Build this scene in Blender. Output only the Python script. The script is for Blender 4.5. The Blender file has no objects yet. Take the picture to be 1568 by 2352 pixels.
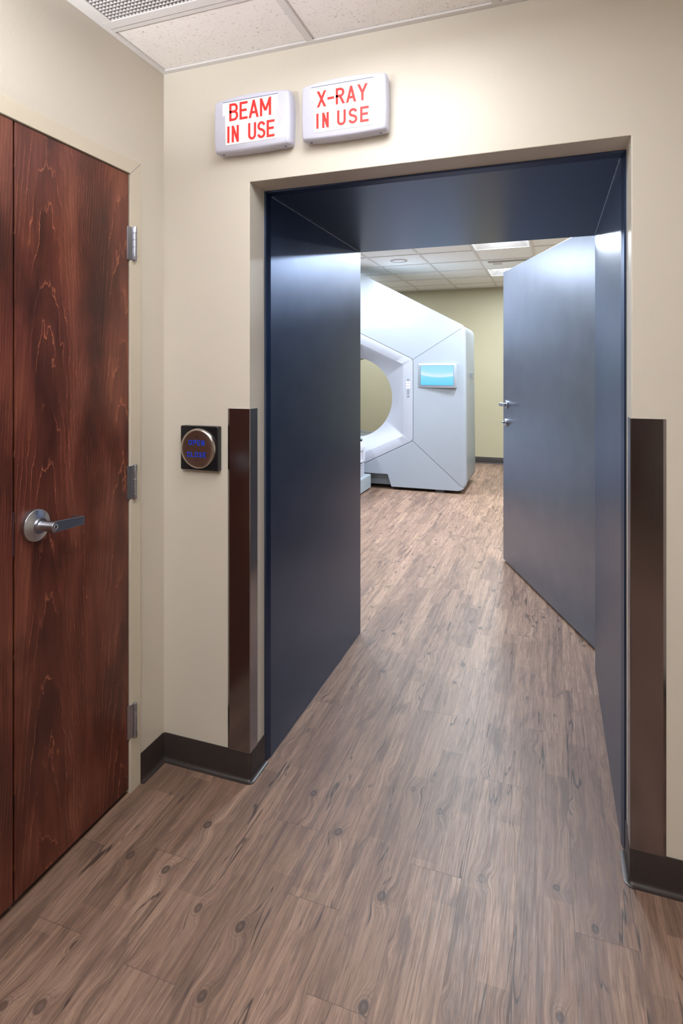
import bpy, bmesh, math, random
from math import pi, sin, cos, radians as R
from mathutils import Vector
random.seed(7)
SC = bpy.context.scene
COL = SC.collection

# ------------------------------------------------------------------ camera, world, exposure
EYE = 1.457
cam = bpy.data.cameras.new('camera')
cam.sensor_fit = 'VERTICAL'; cam.sensor_height = 36.0; cam.sensor_width = 24.0
cam.lens = 1340.0 / 2352.0 * 36.0
cam.shift_y = -(1176.0 - 851.9) / 2352.0
cam.clip_start = 0.05; cam.clip_end = 60
camo = bpy.data.objects.new('camera', cam); COL.objects.link(camo)
camo.location = (0, 0, EYE); camo.rotation_euler = (R(90), 0, 0.3435)
SC.camera = camo
w = bpy.data.worlds.new('world'); SC.world = w; w.use_nodes = True
w.node_tree.nodes['Background'].inputs[0].default_value = (0, 0, 0, 1)
SC.view_settings.view_transform = 'Standard'; SC.view_settings.look = 'None'
SC.view_settings.gamma = 1; SC.view_settings.use_curve_mapping = False
SC.view_settings.exposure = 0.0
SC.cycles.use_denoising = True
SC.cycles.max_bounces = 10; SC.cycles.diffuse_bounces = 6; SC.cycles.glossy_bounces = 5
SC.cycles.sample_clamp_indirect = 8.0

P_CORR = 7.2       # corridor troffer, W
P_FILL = 24.0      # added unseen fill troffer behind the camera, W
P_UPFILL = 60.0     # added unseen uplight that brightens the corridor ceiling, W
P_ROOM = 66.0       # each treatment room troffer, W
P_DOWN = 24.0       # downlight before the gantry, W
C_CORR = (0.965, 0.975, 1.0)
C_ROOM = (0.84, 0.93, 1.0)

# main measures of the place
D = 1.84            # corridor face of the thick wall
D2 = 3.08           # treatment room face of the thick wall
XL, XR = -1.004, 0.217
ZO = 2.127          # opening height
LW = -1.367         # corridor left wall
C1 = 2.571; C2 = 2.77
FAR = 9.42

# ------------------------------------------------------------------ node helper
class NT:
    def __init__(s, name):
        s.m = bpy.data.materials.new(name); s.m.use_nodes = True
        s.t = s.m.node_tree; s.b = s.t.nodes['Principled BSDF']
    def n(s, ty, **kw):
        nd = s.t.nodes.new(ty)
        for k, v in kw.items():
            setattr(nd, k, v)
        return nd
    def put(s, sock, v):
        if isinstance(v, bpy.types.NodeSocket): s.t.links.new(v, sock)
        elif v is not None: sock.default_value = v
    def math(s, op, a, b=None, c=None, clamp=False):
        nd = s.n('ShaderNodeMath', operation=op, use_clamp=clamp)
        s.put(nd.inputs[0], a); s.put(nd.inputs[1], b); s.put(nd.inputs[2], c)
        return nd.outputs[0]
    def pos(s):
        g = s.n('ShaderNodeNewGeometry'); x = s.n('ShaderNodeSeparateXYZ')
        s.t.links.new(g.outputs['Position'], x.inputs[0]); return x.outputs
    def comb(s, x, y, z):
        nd = s.n('ShaderNodeCombineXYZ')
        for i, v in enumerate((x, y, z)): s.put(nd.inputs[i], v)
        return nd.outputs[0]
    def noise(s, vec, scale=1.0, detail=4, rough=.5, dist=0.0):
        nd = s.n('ShaderNodeTexNoise'); s.put(nd.inputs['Vector'], vec)
        nd.inputs['Scale'].default_value = scale; nd.inputs['Detail'].default_value = detail
        nd.inputs['Roughness'].default_value = rough; nd.inputs['Distortion'].default_value = dist
        return nd.outputs['Fac']
    def ramp(s, f, stops):
        nd = s.n('ShaderNodeValToRGB'); s.put(nd.inputs[0], f)
        e = nd.color_ramp.elements
        while len(e) < len(stops): e.new(.5)
        for el, (p, c) in zip(e, stops):
            el.position = p; el.color = (*c, 1) if len(c) == 3 else c
        return nd.outputs[0]
    def smooth(s, v, a, b, lo=0.0, hi=1.0):
        nd = s.n('ShaderNodeMapRange', interpolation_type='SMOOTHSTEP')
        s.put(nd.inputs[0], v); nd.inputs[1].default_value = a; nd.inputs[2].default_value = b
        nd.inputs[3].default_value = lo; nd.inputs[4].default_value = hi
        return nd.outputs[0]
    def mix(s, f, a, b, mode='MIX'):
        nd = s.n('ShaderNodeMix', data_type='RGBA', blend_type=mode)
        s.put(nd.inputs[0], f)
        for i, v in ((6, a), (7, b)):
            if isinstance(v, tuple) and len(v) == 3: v = (*v, 1)
            s.put(nd.inputs[i], v)
        return nd.outputs[2]
    def bump(s, h, strength=.2, dist=.001):
        nd = s.n('ShaderNodeBump'); s.put(nd.inputs['Height'], h)
        nd.inputs['Strength'].default_value = strength; nd.inputs['Distance'].default_value = dist
        s.t.links.new(nd.outputs[0], s.b.inputs['Normal']); return nd
    def set(s, **kw):
        names = dict(color='Base Color', rough='Roughness', metal='Metallic', spec='Specular IOR Level',
                     coat='Coat Weight', coatr='Coat Roughness', emit='Emission Color', es='Emission Strength')
        for k, v in kw.items():
            if isinstance(v, tuple) and len(v) == 3: v = (*v, 1)
            s.put(s.b.inputs[names[k]], v)
        return s

def srgb(r, g, b):
    f = lambda c: (c / 255 / 12.92) if c / 255 <= .04045 else ((c / 255 + .055) / 1.055) ** 2.4
    return (f(r), f(g), f(b))

def simple(name, col, rough=.5, metal=0.0, spec=.5, grain=.02, gs=40.0, bump=0.0, bs=250.0):
    """plain material with a slight procedural variation"""
    m = NT(name); p = m.pos(); v = m.comb(*p)
    f = m.noise(v, gs, 3)
    lo = tuple(max(0, c * (1 - grain)) for c in col); hi = tuple(c * (1 + grain) for c in col)
    m.set(color=m.ramp(f, [(.3, lo), (.7, hi)]), rough=rough, metal=metal, spec=spec)
    if bump: m.bump(m.noise(v, bs, 2), bump, .0006)
    return m.m

M = {}
M['wall'] = simple('beige_wall_paint', srgb(210, 203, 190), .42, 0, .5, .012, 3, .35, 220)
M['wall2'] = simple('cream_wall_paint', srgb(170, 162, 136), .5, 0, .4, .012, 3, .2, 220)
M['frame'] = simple('beige_metal_frame_paint', srgb(208, 199, 180), .38, 0, .5, .01, 5, .1, 300)
M['base'] = simple('dark_brown_rubber', srgb(52, 45, 43), .38, 0, .45, .05, 30)
M['gridw'] = simple('ceiling_bar_white', srgb(216, 213, 212), .45, 0, .4, .01)
M['housing'] = simple('white_plastic', srgb(206, 207, 224), .35, 0, .5, .01)
M['panelw'] = simple('sign_face_white', srgb(244, 244, 246), .4, 0, .4, .005)
M['red'] = simple('red_lettering', srgb(236, 50, 45), .45, 0, .4, .01)
M['blue'] = simple('blue_lettering', srgb(10, 62, 200), .4, 0, .4, .01)
M['slot'] = simple('slot_grey', srgb(110, 120, 150), .5)
M['black'] = simple('black_plastic', srgb(22, 22, 26), .3, 0, .5, .05)
M['dark'] = simple('dark_void', srgb(24, 22, 22), .7)
M['plenum'] = simple('grey_plenum', srgb(95, 90, 88), .8)
M['gantry'] = simple('grey_white_machine_shell', srgb(150, 157, 169), .36, 0, .5, .006, 5)
M['gantrycore'] = simple('machine_side_grey', srgb(124, 132, 140), .36, 0, .5, .01, 5)
M['ring'] = simple('white_machine_ring', srgb(164, 167, 181), .42, 0, .5, .006, 5)
M['seam'] = simple('machine_seam_grey', srgb(84, 92, 104), .6)
M['couch'] = simple('pale_grey_couch_base', srgb(158, 168, 176), .4)
M['bellows'] = simple('white_bellows', srgb(196, 196, 208), .5)
M['carbon'] = simple('grey_green_couch_top', srgb(110, 128, 132), .25)
M['fixture'] = simple('white_light_fixture', srgb(240, 243, 248), .5)
M['grille'] = simple('grey_white_grille', srgb(196, 192, 192), .5)
M['chromed'] = simple('bright_chrome', (.8, .8, .82), .12, 1.0)

def metal(name, col, rough, stretch=(3, 3, 300), amt=.12, anis=0.0):
    m = NT(name); p = m.pos()
    v = m.comb(m.math('MULTIPLY', p[0], stretch[0]), m.math('MULTIPLY', p[1], stretch[1]), m.math('MULTIPLY', p[2], stretch[2]))
    f = m.noise(v, 1, 3)
    m.set(color=col, metal=1.0, rough=m.smooth(f, .2, .8, rough - amt / 2, rough + amt / 2))
    m.bump(f, .02, .0002)
    return m.m
M['steel'] = metal('brushed_stainless', (.32, .305, .32), .17, (900, 900, 4), .05)
M['nickel'] = metal('satin_nickel', (.47, .49, .55), .3, (200, 200, 200), .05)
M['disc'] = metal('brushed_button_steel', (.55, .51, .47), .22, (900, 900, 6), .02)

def emis(name, col, st):
    m = NT(name); p = m.pos(); f = m.noise(m.comb(*p), 5, 1)
    m.set(color=(.9, .9, .9), emit=m.ramp(f, [(0, tuple(c * .97 for c in col)), (1, col)]), es=st); return m.m
M['lens_c'] = emis('corridor_lens', C_CORR, 5.0)
M['dome'] = emis('troffer_dome', (.93, .97, 1.0), 14.0)
M['lit'] = emis('lit_button', (1, 1, 1), 1.15)

def steel_paint(c, nm):
    m = NT(nm); p = m.pos(); v = m.comb(*p)
    f = m.noise(v, 7, 4)
    m.set(color=m.ramp(f, [(.3, srgb(*[q_ - 4 for q_ in c])), (.75, srgb(*[q_ + 4 for q_ in c]))]), metal=.9, spec=.5,
          rough=m.smooth(f, .3, .7, .305, .325))
    return m.m
M['navydoor'] = steel_paint((126, 134, 152), 'grey_blue_door_paint')
M['navy'] = steel_paint((72, 88, 118), 'shaded_door_paint')  # the door's paint, darkened in place of the dim reflections on the lining

def ceiling_mat():
    m = NT('fissured_ceiling_tile'); p = m.pos()
    v = m.comb(*p)
    n1 = m.noise(v, 150, 3, .6, .6); n2 = m.noise(v, 70, 3, .6, 1.2); big = m.noise(v, 14, 3)
    pit = m.smooth(n1, .60, .68); pit2 = m.smooth(n2, .66, .72)
    c = m.mix(m.math('MULTIPLY', pit, .42), srgb(242, 238, 235), srgb(120, 105, 95))
    c = m.mix(m.math('MULTIPLY', pit2, .55), c, srgb(110, 92, 82))
    c = m.mix(m.math('MULTIPLY', m.smooth(big, .4, .7), .05), c, srgb(190, 180, 172))
    m.set(color=c, rough=.9, spec=.1)
    m.bump(m.math('SUBTRACT', 1.0, m.math('MAXIMUM', pit, pit2)), .35, .001)
    return m.m
M['tile'] = ceiling_mat()

def plain_tile():
    m = NT('smooth_ceiling_tile'); v = m.comb(*m.pos())
    n = m.noise(v, 180, 3)
    m.set(color=m.ramp(n, [(.35, srgb(232, 232, 232)), (.6, srgb(243, 243, 243))]), rough=.85, spec=.1); return m.m
M['tile2'] = plain_tile()

def floor_mat():
    m = NT('rustic_oak_vinyl_planks'); X, Y, Z = m.pos()
    W, L = .1495, 1.22
    a = m.math('DIVIDE', m.math('ADD', X, .389), W)
    pid = m.math('FLOOR', a); fx = m.math('FRACT', a)
    wn = m.n('ShaderNodeTexWhiteNoise', noise_dimensions='1D'); m.put(wn.inputs['W'], m.math('ADD', pid, 3.7))
    b = m.math('DIVIDE', m.math('ADD', Y, m.math('MULTIPLY', wn.outputs['Value'], L)), L)
    yid = m.math('FLOOR', b); fy = m.math('FRACT', b)
    w2 = m.n('ShaderNodeTexWhiteNoise', noise_dimensions='2D'); m.put(w2.inputs['Vector'], m.comb(pid, yid, 0.0))
    rnd = w2.outputs['Value']; seed = m.math('MULTIPLY', rnd, 37.0)
    # knots
    vor = m.n('ShaderNodeTexVoronoi', feature='F1', voronoi_dimensions='2D'); vor.inputs['Scale'].default_value = 1.0
    vor.inputs['Randomness'].default_value = 1.0
    wob = m.noise(m.comb(m.math('MULTIPLY', X, 20.0), m.math('MULTIPLY', Y, 14.0), seed), 1, 2)
    wobx = m.math('MULTIPLY', m.math('SUBTRACT', wob, .5), .012)
    xs = m.math('ADD', X, wobx)
    m.put(vor.inputs['Vector'], m.comb(m.math('ADD', m.math('MULTIPLY', xs, 5.0), m.math('MULTIPLY', seed, 3.1)), m.math('ADD', m.math('MULTIPLY', Y, 3.4), m.math('MULTIPLY', seed, 5.7)), 0.0))
    cr = m.n('ShaderNodeSeparateXYZ'); m.t.links.new(vor.outputs['Color'], cr.inputs[0])
    ks = m.smooth(cr.outputs[0], .25, .7)          # how strong each knot is
    d = m.math('ADD', vor.outputs['Distance'], m.math('MULTIPLY', cr.outputs[1], .02))
    near = m.smooth(d, .05, .25, 1.0, 0.0)
    # grain coordinates flow around the knots
    gx = m.math('ADD', X, m.math('MULTIPLY', near, .016))
    drift = m.noise(m.comb(m.math('MULTIPLY', X, 3.0), m.math('MULTIPLY', Y, 1.3), seed), 1, 2)
    gx = m.math('ADD', gx, m.math('MULTIPLY', drift, .018))
    g1 = m.noise(m.comb(m.math('MULTIPLY', gx, 60.0), m.math('MULTIPLY', Y, 2.6), seed), 1, 5, .6)
    g2 = m.noise(m.comb(m.math('MULTIPLY', gx, 260.0), m.math('MULTIPLY', Y, 9.0), seed), 1, 4, .6)
    g3 = m.noise(m.comb(m.math('MULTIPLY', gx, 17.0), m.math('MULTIPLY', Y, 3.2), m.math('ADD', seed, 9.0)), 1, 5, .62, .4)
    sp = m.noise(m.comb(m.math('MULTIPLY', gx, 160.0), m.math('MULTIPLY', Y, 28.0), seed), 1, 3)
    base = m.ramp(g1, [(.30, srgb(117, 91, 76)), (.48, srgb(143, 115, 98)), (.68, srgb(166, 137, 118))])
    base = m.mix(m.smooth(g2, .42, .64, 0, .32), base, srgb(98, 75, 65))
    base = m.mix(m.smooth(g2, .36, .30, 0, .35), base, srgb(184, 152, 130))
    base = m.mix(m.smooth(g3, .52, .66, 0, .66), base, srgb(86, 68, 61))
    base = m.mix(m.smooth(sp, .56, .68, 0, .26), base, srgb(84, 64, 56))
    base = m.mix(m.smooth(rnd, 0.0, 1.0, 0, .32), base, srgb(108, 86, 76))
    g5 = m.noise(m.comb(m.math('MULTIPLY', gx, 42.0), m.math('MULTIPLY', Y, 1.5), m.math('ADD', seed, 21.0)), 1, 4, .55)
    base = m.mix(m.smooth(g5, .56, .66, 0, .5), base, srgb(74, 58, 52))
    base = m.mix(m.smooth(g5, .40, .32, 0, .3), base, srgb(178, 148, 124))
    # the print is made of narrower blocks of different tone
    p2 = m.math('FLOOR', m.math('MULTIPLY', a, 2.0))
    wn2 = m.n('ShaderNodeTexWhiteNoise', noise_dimensions='1D'); m.put(wn2.inputs['W'], m.math('ADD', p2, 11.3))
    b2 = m.math('FLOOR', m.math('MULTIPLY', m.math('ADD', Y, m.math('MULTIPLY', wn2.outputs['Value'], 3.0)), 1.9))
    w3 = m.n('ShaderNodeTexWhiteNoise', noise_dimensions='2D'); m.put(w3.inputs['Vector'], m.comb(p2, b2, 0.0))
    base = m.mix(m.smooth(w3.outputs['Value'], .55, 1.0, 0, .38), base, srgb(98, 78, 69))
    base = m.mix(m.smooth(w3.outputs['Value'], .35, 0.0, 0, .22), base, srgb(178, 148, 126))
    g4 = m.noise(m.comb(m.math('MULTIPLY', gx, 420.0), m.math('MULTIPLY', Y, 12.0), seed), 1, 2, .5)
    base = m.mix(m.smooth(g4, .5, .62, 0, .45), base, srgb(88, 68, 59))
    # long dark cracks
    ck = m.noise(m.comb(m.math('MULTIPLY', gx, 15.0), m.math('MULTIPLY', Y, .9), m.math('ADD', seed, 4.0)), 1, 3, .5)
    ckm = m.smooth(m.math('ABSOLUTE', m.math('SUBTRACT', ck, .5)), .0025, .008, 1.0, 0.0)
    gate = m.smooth(m.noise(m.comb(m.math('MULTIPLY', X, 9.0), m.math('MULTIPLY', Y, 4.0), seed), 1, 2), .48, .58)
    crack = m.math('MULTIPLY', ckm, gate)
    base = m.mix(m.math('MULTIPLY', crack, .8), base, srgb(48, 38, 35))
    # knot body and rings
    rings = m.math('MULTIPLY', m.smooth(m.math('SINE', m.math('MULTIPLY', d, 150.0)), .2, 1.0), m.math('MULTIPLY', m.smooth(d, .07, .19, .4, 0.0), ks))
    base = m.mix(rings, base, srgb(80, 62, 54))
    kn = m.math('MULTIPLY', m.smooth(d, .045, .08, 1.0, 0.0), ks)
    base = m.mix(m.math('MULTIPLY', kn, .8), base, srgb(62, 49, 45))
    base = m.mix(m.math('MULTIPLY', m.smooth(d, .015, .035, 1.0, 0.0), .6), base, srgb(110, 92, 84))
    # plank joints
    ex = m.math('MINIMUM', fx, m.math('SUBTRACT', 1.0, fx)); ey = m.math('MINIMUM', fy, m.math('SUBTRACT', 1.0, fy))
    jt = m.math('MAXIMUM', m.smooth(ex, .002, .007, 1, 0), m.smooth(ey, .0004, .0012, 1, 0))
    base = m.mix(m.math('MULTIPLY', jt, .5), base, srgb(62, 50, 46))
    h = m.math('SUBTRACT', m.math('SUBTRACT', g2, m.math('MULTIPLY', crack, .8)), m.math('MULTIPLY', jt, .8))
    m.set(color=base, rough=m.smooth(g2, .3, .7, .38, .47), spec=.4)
    m.bump(h, .22, .0008)
    return m.m
M['floor'] = floor_mat()

def wood_mat():
    m = NT('red_brown_stained_birch'); X, Y, Z = m.pos()
    P = .31; u = m.math('SUBTRACT', m.math('FRACT', m.math('DIVIDE', m.math('ADD', Y, -1.30 + P / 2 + 5 * P), P)), .5)
    u = m.math('MULTIPLY', u, P)
    n1 = m.noise(m.comb(0.0, m.math('MULTIPLY', Y, 9.0), m.math('MULTIPLY', Z, 3.0)), 1, 4, .55)
    n2 = m.noise(m.comb(3.0, m.math('MULTIPLY', Y, 45.0), m.math('MULTIPLY', Z, 9.0)), 1, 4, .6)
    ud = m.math('ADD', u, m.math('MULTIPLY', m.math('SUBTRACT', n1, .5), .05))
    v = m.math('ADD', Z, m.math('MULTIPLY', m.math('MULTIPLY', ud, ud), 75.0))
    v = m.math('ADD', v, m.math('MULTIPLY', m.math('SUBTRACT', n2, .5), .2))
    v = m.math('ADD', v, m.math('MULTIPLY', m.math('SUBTRACT', n1, .5), .55))
    ph = m.math('FRACT', m.math('MULTIPLY', v, 5.2))
    line = m.smooth(ph, .0, .10, 1.0, 0.0); shade = m.smooth(ph, .1, 1.0, 0.0, 1.0)
    fine = m.noise(m.comb(0.0, m.math('MULTIPLY', Y, 210.0), m.math('MULTIPLY', Z, 5.0)), 1, 4, .6)
    blot = m.noise(m.comb(8.0, m.math('MULTIPLY', Y, 9.0), m.math('MULTIPLY', Z, 2.0)), 1, 3, .5, .5)
    blot2 = m.noise(m.comb(2.0, m.math('MULTIPLY', Y, 5.0), m.math('MULTIPLY', Z, 2.6)), 1, 4, .6)
    c = m.ramp(blot, [(.32, srgb(66, 32, 25)), (.5, srgb(102, 52, 40)), (.7, srgb(134, 77, 59))])
    c = m.mix(m.smooth(fine, .45, .65, 0, .28), c, srgb(66, 28, 20))
    c = m.mix(m.smooth(fine, .42, .32, 0, .2), c, srgb(160, 96, 72))
    c = m.mix(m.math('MULTIPLY', shade, .28), c, srgb(52, 20, 15))
    gate = m.smooth(m.noise(m.comb(1.0, m.math('MULTIPLY', Y, 12.0), m.math('MULTIPLY', Z, 4.0)), 1, 2), .40, .56)
    c = m.mix(m.math('MULTIPLY', m.math('MULTIPLY', line, gate), .62), c, srgb(198, 122, 88))
    c = m.mix(m.smooth(blot2, .48, .7, 0, .6), c, srgb(46, 22, 20))
    m.set(color=c, rough=.34, spec=.5)
    m.bump(m.math('ADD', fine, m.math('MULTIPLY', line, .6)), .12, .0005)
    return m.m
M['wood'] = wood_mat()

def screen_mat():
    m = NT('cyan_screen_picture'); g = m.n('ShaderNodeTexCoord'); s = m.n('ShaderNodeSeparateXYZ')
    m.t.links.new(g.outputs['Generated'], s.inputs[0]); U, V = s.outputs[0], s.outputs[2]
    c = m.ramp(V, [(0, srgb(90, 205, 250)), (.35, srgb(120, 215, 250)), (.55, srgb(165, 225, 247)), (1, srgb(150, 220, 248))])
    q = m.math('SUBTRACT', U, .58)
    wv = m.math('ADD', .40, m.math('MULTIPLY', m.math('MULTIPLY', q, q), .42))
    up = m.smooth(m.math('SUBTRACT', V, wv), -.01, .015, 0, 1)
    dn = m.smooth(m.math('SUBTRACT', V, wv), .02, .28, 1, 0)
    c = m.mix(m.math('MULTIPLY', m.math('MULTIPLY', up, dn), .8), c, srgb(225, 240, 246))
    m.set(color=(.02, .03, .04), emit=c, es=1.0, rough=.2); return m.m
M['screen'] = screen_mat()

# ------------------------------------------------------------------ mesh helpers
class MB:
    def __init__(s): s.v = []; s.f = []
    def add(s, vs, fs):
        o = len(s.v); s.v += [tuple(p) for p in vs]; s.f += [tuple(i + o for i in f) for f in fs]; return s
    def box(s, x0, x1, y0, y1, z0, z1):
        return s.add([(x0, y0, z0), (x1, y0, z0), (x1, y1, z0), (x0, y1, z0), (x0, y0, z1), (x1, y0, z1), (x1, y1, z1), (x0, y1, z1)],
                     [(0, 3, 2, 1), (4, 5, 6, 7), (0, 1, 5, 4), (1, 2, 6, 5), (2, 3, 7, 6), (3, 0, 4, 7)])
    def loft(s, loops, closed=True, cap0=False, cap1=False, ring=False):
        n = len(loops[0]); vs = [p for l in loops for p in l]; fs = []
        rows = len(loops)
        for i in range(rows if ring else rows - 1):
            j = (i + 1) % rows
            for k in range(n if closed else n - 1):
                k2 = (k + 1) % n
                fs.append((i * n + k, i * n + k2, j * n + k2, j * n + k))
        if cap0: fs.append(tuple(range(n))[::-1])
        if cap1: fs.append(tuple((rows - 1) * n + k for k in range(n)))
        return s.add(vs, fs)
    def prism(s, poly, a, b, axis='y'):
        f = {'y': lambda p, t: (p[0], t, p[1]), 'x': lambda p, t: (t, p[0], p[1]), 'z': lambda p, t: (p[0], p[1], t)}[axis]
        return s.loft([[f(p, a) for p in poly], [f(p, b) for p in poly]], True, True, True)
    def tube(s, p0, p1, r0, r1=None, n=20, rings=None):
        """rings: list of (t, radius) along p0->p1"""
        p0 = Vector(p0); p1 = Vector(p1); ax = (p1 - p0); r1 = r0 if r1 is None else r1
        u = ax.normalized().orthogonal().normalized(); w_ = ax.normalized().cross(u)
        rings = rings or [(0, r0), (1, r1)]
        loops = [[tuple(p0 + ax * t + (u * cos(2 * pi * k / n) + w_ * sin(2 * pi * k / n)) * r) for k in range(n)] for t, r in rings]
        return s.loft(loops, True, True, True)

ORG = {}
def obj(name, mb, mat, parent=None, smooth=None, bevel=0, seg=2, label=None, angle=35):
    me = bpy.data.meshes.new(name)
    o = bpy.data.objects.new(name, me); COL.objects.link(o)
    org = ORG.get(parent, Vector((0, 0, 0))) if parent else Vector((0, 0, 0))
    if parent: o.parent = parent
    ORG[o] = org
    me.from_pydata([tuple(Vector(p) - org) for p in mb.v], [], mb.f)
    bm = bmesh.new(); bm.from_mesh(me); bmesh.ops.recalc_face_normals(bm, faces=bm.faces); bm.to_mesh(me); bm.free()
    me.materials.append(M[mat] if isinstance(mat, str) else mat)
    if smooth or bevel:
        for p in me.polygons: p.use_smooth = True
        me.set_sharp_from_angle(angle=R(angle))
    if bevel:
        b = o.modifiers.new('bevel', 'BEVEL'); b.width = bevel; b.segments = seg; b.limit_method = 'ANGLE'; b.angle_limit = R(40)
        b.harden_normals = True
    if label: o['label'] = label
    return o
def thing(name, loc, label, cat, group=None, kind=None):
    o = bpy.data.objects.new(name, None); COL.objects.link(o); o.location = loc; o.empty_display_size = .1
    ORG[o] = Vector(loc); o['label'] = label; o['category'] = cat
    if group: o['group'] = group
    if kind: o['kind'] = kind
    return o
def tag(o, label, cat, group=None, kind=None):
    o['label'] = label; o['category'] = cat
    if group: o['group'] = group
    if kind: o['kind'] = kind
    return o
def struct(name, mb, mat, label, cat, **kw):
    return tag(obj(name, mb, mat, **kw), label, cat, kind='structure')

def fillet(poly, radii, n=5):
    """round the corners of a 2D polygon; radii per vertex"""
    out = []; N = len(poly)
    for i, p in enumerate(poly):
        r = radii[i] if isinstance(radii, (list, tuple)) else radii
        if r <= 0: out.append(tuple(p)); continue
        a = Vector(poly[i - 1]) - Vector(p); b = Vector(poly[(i + 1) % N]) - Vector(p)
        la, lb = a.length, b.length; a.normalize(); b.normalize()
        h = a.angle(b) / 2; t = min(r / math.tan(h), la * .49, lb * .49); rr = t * math.tan(h)
        c = Vector(p) + (a + b).normalized() * (rr / sin(h))
        s0 = Vector(p) + a * t - c; s1 = Vector(p) + b * t - c
        a0 = math.atan2(s0.y, s0.x); da = math.atan2(s1.y, s1.x) - a0
        while da > pi: da -= 2 * pi
        while da < -pi: da += 2 * pi
        out += [(c.x + rr * cos(a0 + da * k / n), c.y + rr * sin(a0 + da * k / n)) for k in range(n + 1)]
    return out

def sweep(path, prof, side=1):
    """extrude profile [(offset, z)] along an open 2D path, offset to its left * side"""
    loops = []; n = len(path)
    for i, p in enumerate(path):
        p = Vector(p)
        d0 = (p - Vector(path[i - 1])).normalized() if i else None
        d1 = (Vector(path[i + 1]) - p).normalized() if i < n - 1 else None
        if d0 is None: d0 = d1
        if d1 is None: d1 = d0
        n0 = Vector((-d0.y, d0.x)); n1 = Vector((-d1.y, d1.x)); m = (n0 + n1).normalized(); k = 1 / max(.3, m.dot(n0))
        loops.append([(p.x + m.x * k * o * side, p.y + m.y * k * o * side, z) for o, z in prof])
    return MB().loft(loops, True, True, True)

# ------------------------------------------------------------------ the setting
struct('floor', MB().box(-6, 3.2, -4.2, FAR + .2, -.05, 0), 'floor', 'brown rustic wood plank vinyl floor through both rooms', 'floor')
X0, X1W = -6.0, 3.2
mb = MB().prism([(X0, 0), (XL, 0), (XL, ZO), (XR, ZO), (XR, 0), (X1W, 0), (X1W, 3), (X0, 3)], D, D2, 'y')
struct('wall_front', mb, 'wall', 'thick beige wall with the open passage', 'wall', bevel=.003)
DY0, DY1, DZ = .735, 1.645, 2.134      # wooden door opening
mb = MB()
mb.box(LW - .14, LW, DY1 + .055, D, 0, C1 + .2); mb.box(LW - .14, LW, -4, DY0 - .055, 0, C1 + .2)
mb.box(LW - .14, LW, DY0 - .055, DY1 + .055, DZ + .052, C1 + .2)
struct('wall_left', mb, 'wall', 'beige wall holding the wooden double door', 'wall')
CR = 1.25
struct('wall_right', MB().box(CR, CR + .12, -4, D, 0, C1 + .2), 'wall', 'beige corridor wall right of the camera', 'wall')
struct('wall_back', MB().box(LW - .14, CR + .12, -4.12, -4, 0, C1 + .2), 'wall', 'beige corridor wall behind the camera', 'wall')
struct('wall_closet', MB().box(LW - .74, LW - .7, .4, D, 0, C1), 'dark', 'dark inside behind the wooden double door', 'wall')
d3 = thing('added_door', (.72, -4, 0), 'added unseen dark wooden door behind the camera, for dark reflections', 'door', kind='structure')  # added out of view so the corner guard mirrors something dark
obj('door_leaf', MB().box(.22, 1.2, -4.0, -3.97, .01, 2.13), 'wood', d3)
RX = 1.55
struct('wall_far', MB().box(-5.6, RX + .12, FAR, FAR + .12, 0, C2 + .1), 'wall2', 'cream far wall behind the treatment machine', 'wall')
struct('wall_far_left', MB().box(-5.6, -5.48, D2, FAR, 0, C2 + .1), 'wall2', 'cream left wall of the treatment room', 'wall')
struct('wall_far_right', MB().box(RX, RX + .12, D2, FAR, 0, C2 + .1), 'wall2', 'cream right wall of the treatment room', 'wall')

def grid_ceiling(name, z, xs, ys, x0, x1, y0, y1, holes, mat, label, bar=.012):
    """tiles 8 mm above hanging bars; holes: tiles taken by fixtures, as (i, j)"""
    mb = MB(); XX = [x0] + [x for x in xs if x0 + .02 < x < x1 - .02] + [x1]; YY = [y0] + [y for y in ys if y0 + .02 < y < y1 - .02] + [y1]
    for i in range(len(XX) - 1):
        for j in range(len(YY) - 1):
            cx, cy = (XX[i] + XX[i + 1]) / 2, (YY[j] + YY[j + 1]) / 2
            if any(a < cx < b and c < cy < d for a, b, c, d in holes): continue
            mb.box(XX[i], XX[i + 1], YY[j], YY[j + 1], z + .007, z + .02)
    c = struct(name, mb, mat, label, 'ceiling')
    g = MB()
    for x in XX[1:-1]: g.box(x - bar, x + bar, y0, y1, z, z + .006)
    for y in YY[1:-1]:
        for i in range(len(XX) - 1):
            a = XX[i] + (bar if i else 0); b = XX[i + 1] - (bar if i < len(XX) - 2 else 0)
            g.box(a, b, y - bar, y + bar, z, z + .006)
    e = .02
    g.box(x0, x1, y1 - e, y1, z - .001, z + .006); g.box(x0, x1, y0, y0 + e, z - .001, z + .006)
    g.box(x0, x0 + e, y0 + e, y1 - e, z - .001, z + .006); g.box(x1 - e, x1, y0 + e, y1 - e, z - .001, z + .006)
    obj('ceiling_grid', g, 'gridw', c)
    return c
T = .61
cxs = [-.765 + T * k for k in range(-1, 4)]; cys = [1.545 - T * k for k in range(0, 10)][::-1]
LC = (-.765, -.155, .935, 1.545)                 # corridor light tile
VC = (-1.375, -.765, .935, 1.545)                # return grille tile
LC_FILL = (-.765, -.155, -.895, -.285)  # tile of the added fill light, out of view
grid_ceiling('ceiling', C1, cxs, cys, LW, CR, -4, D, [LC, VC, LC_FILL], 'tile', 'white fissured tile ceiling of the corridor')
rxs = [-.79 + T * k for k in range(-8, 5)]; rys = [6.5 + T * k for k in range(-6, 6)]
def rt(i, j): return (-.79 + T * i, -.79 + T * (i + 1), 6.5 + T * j, 6.5 + T * (j + 1))
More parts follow.
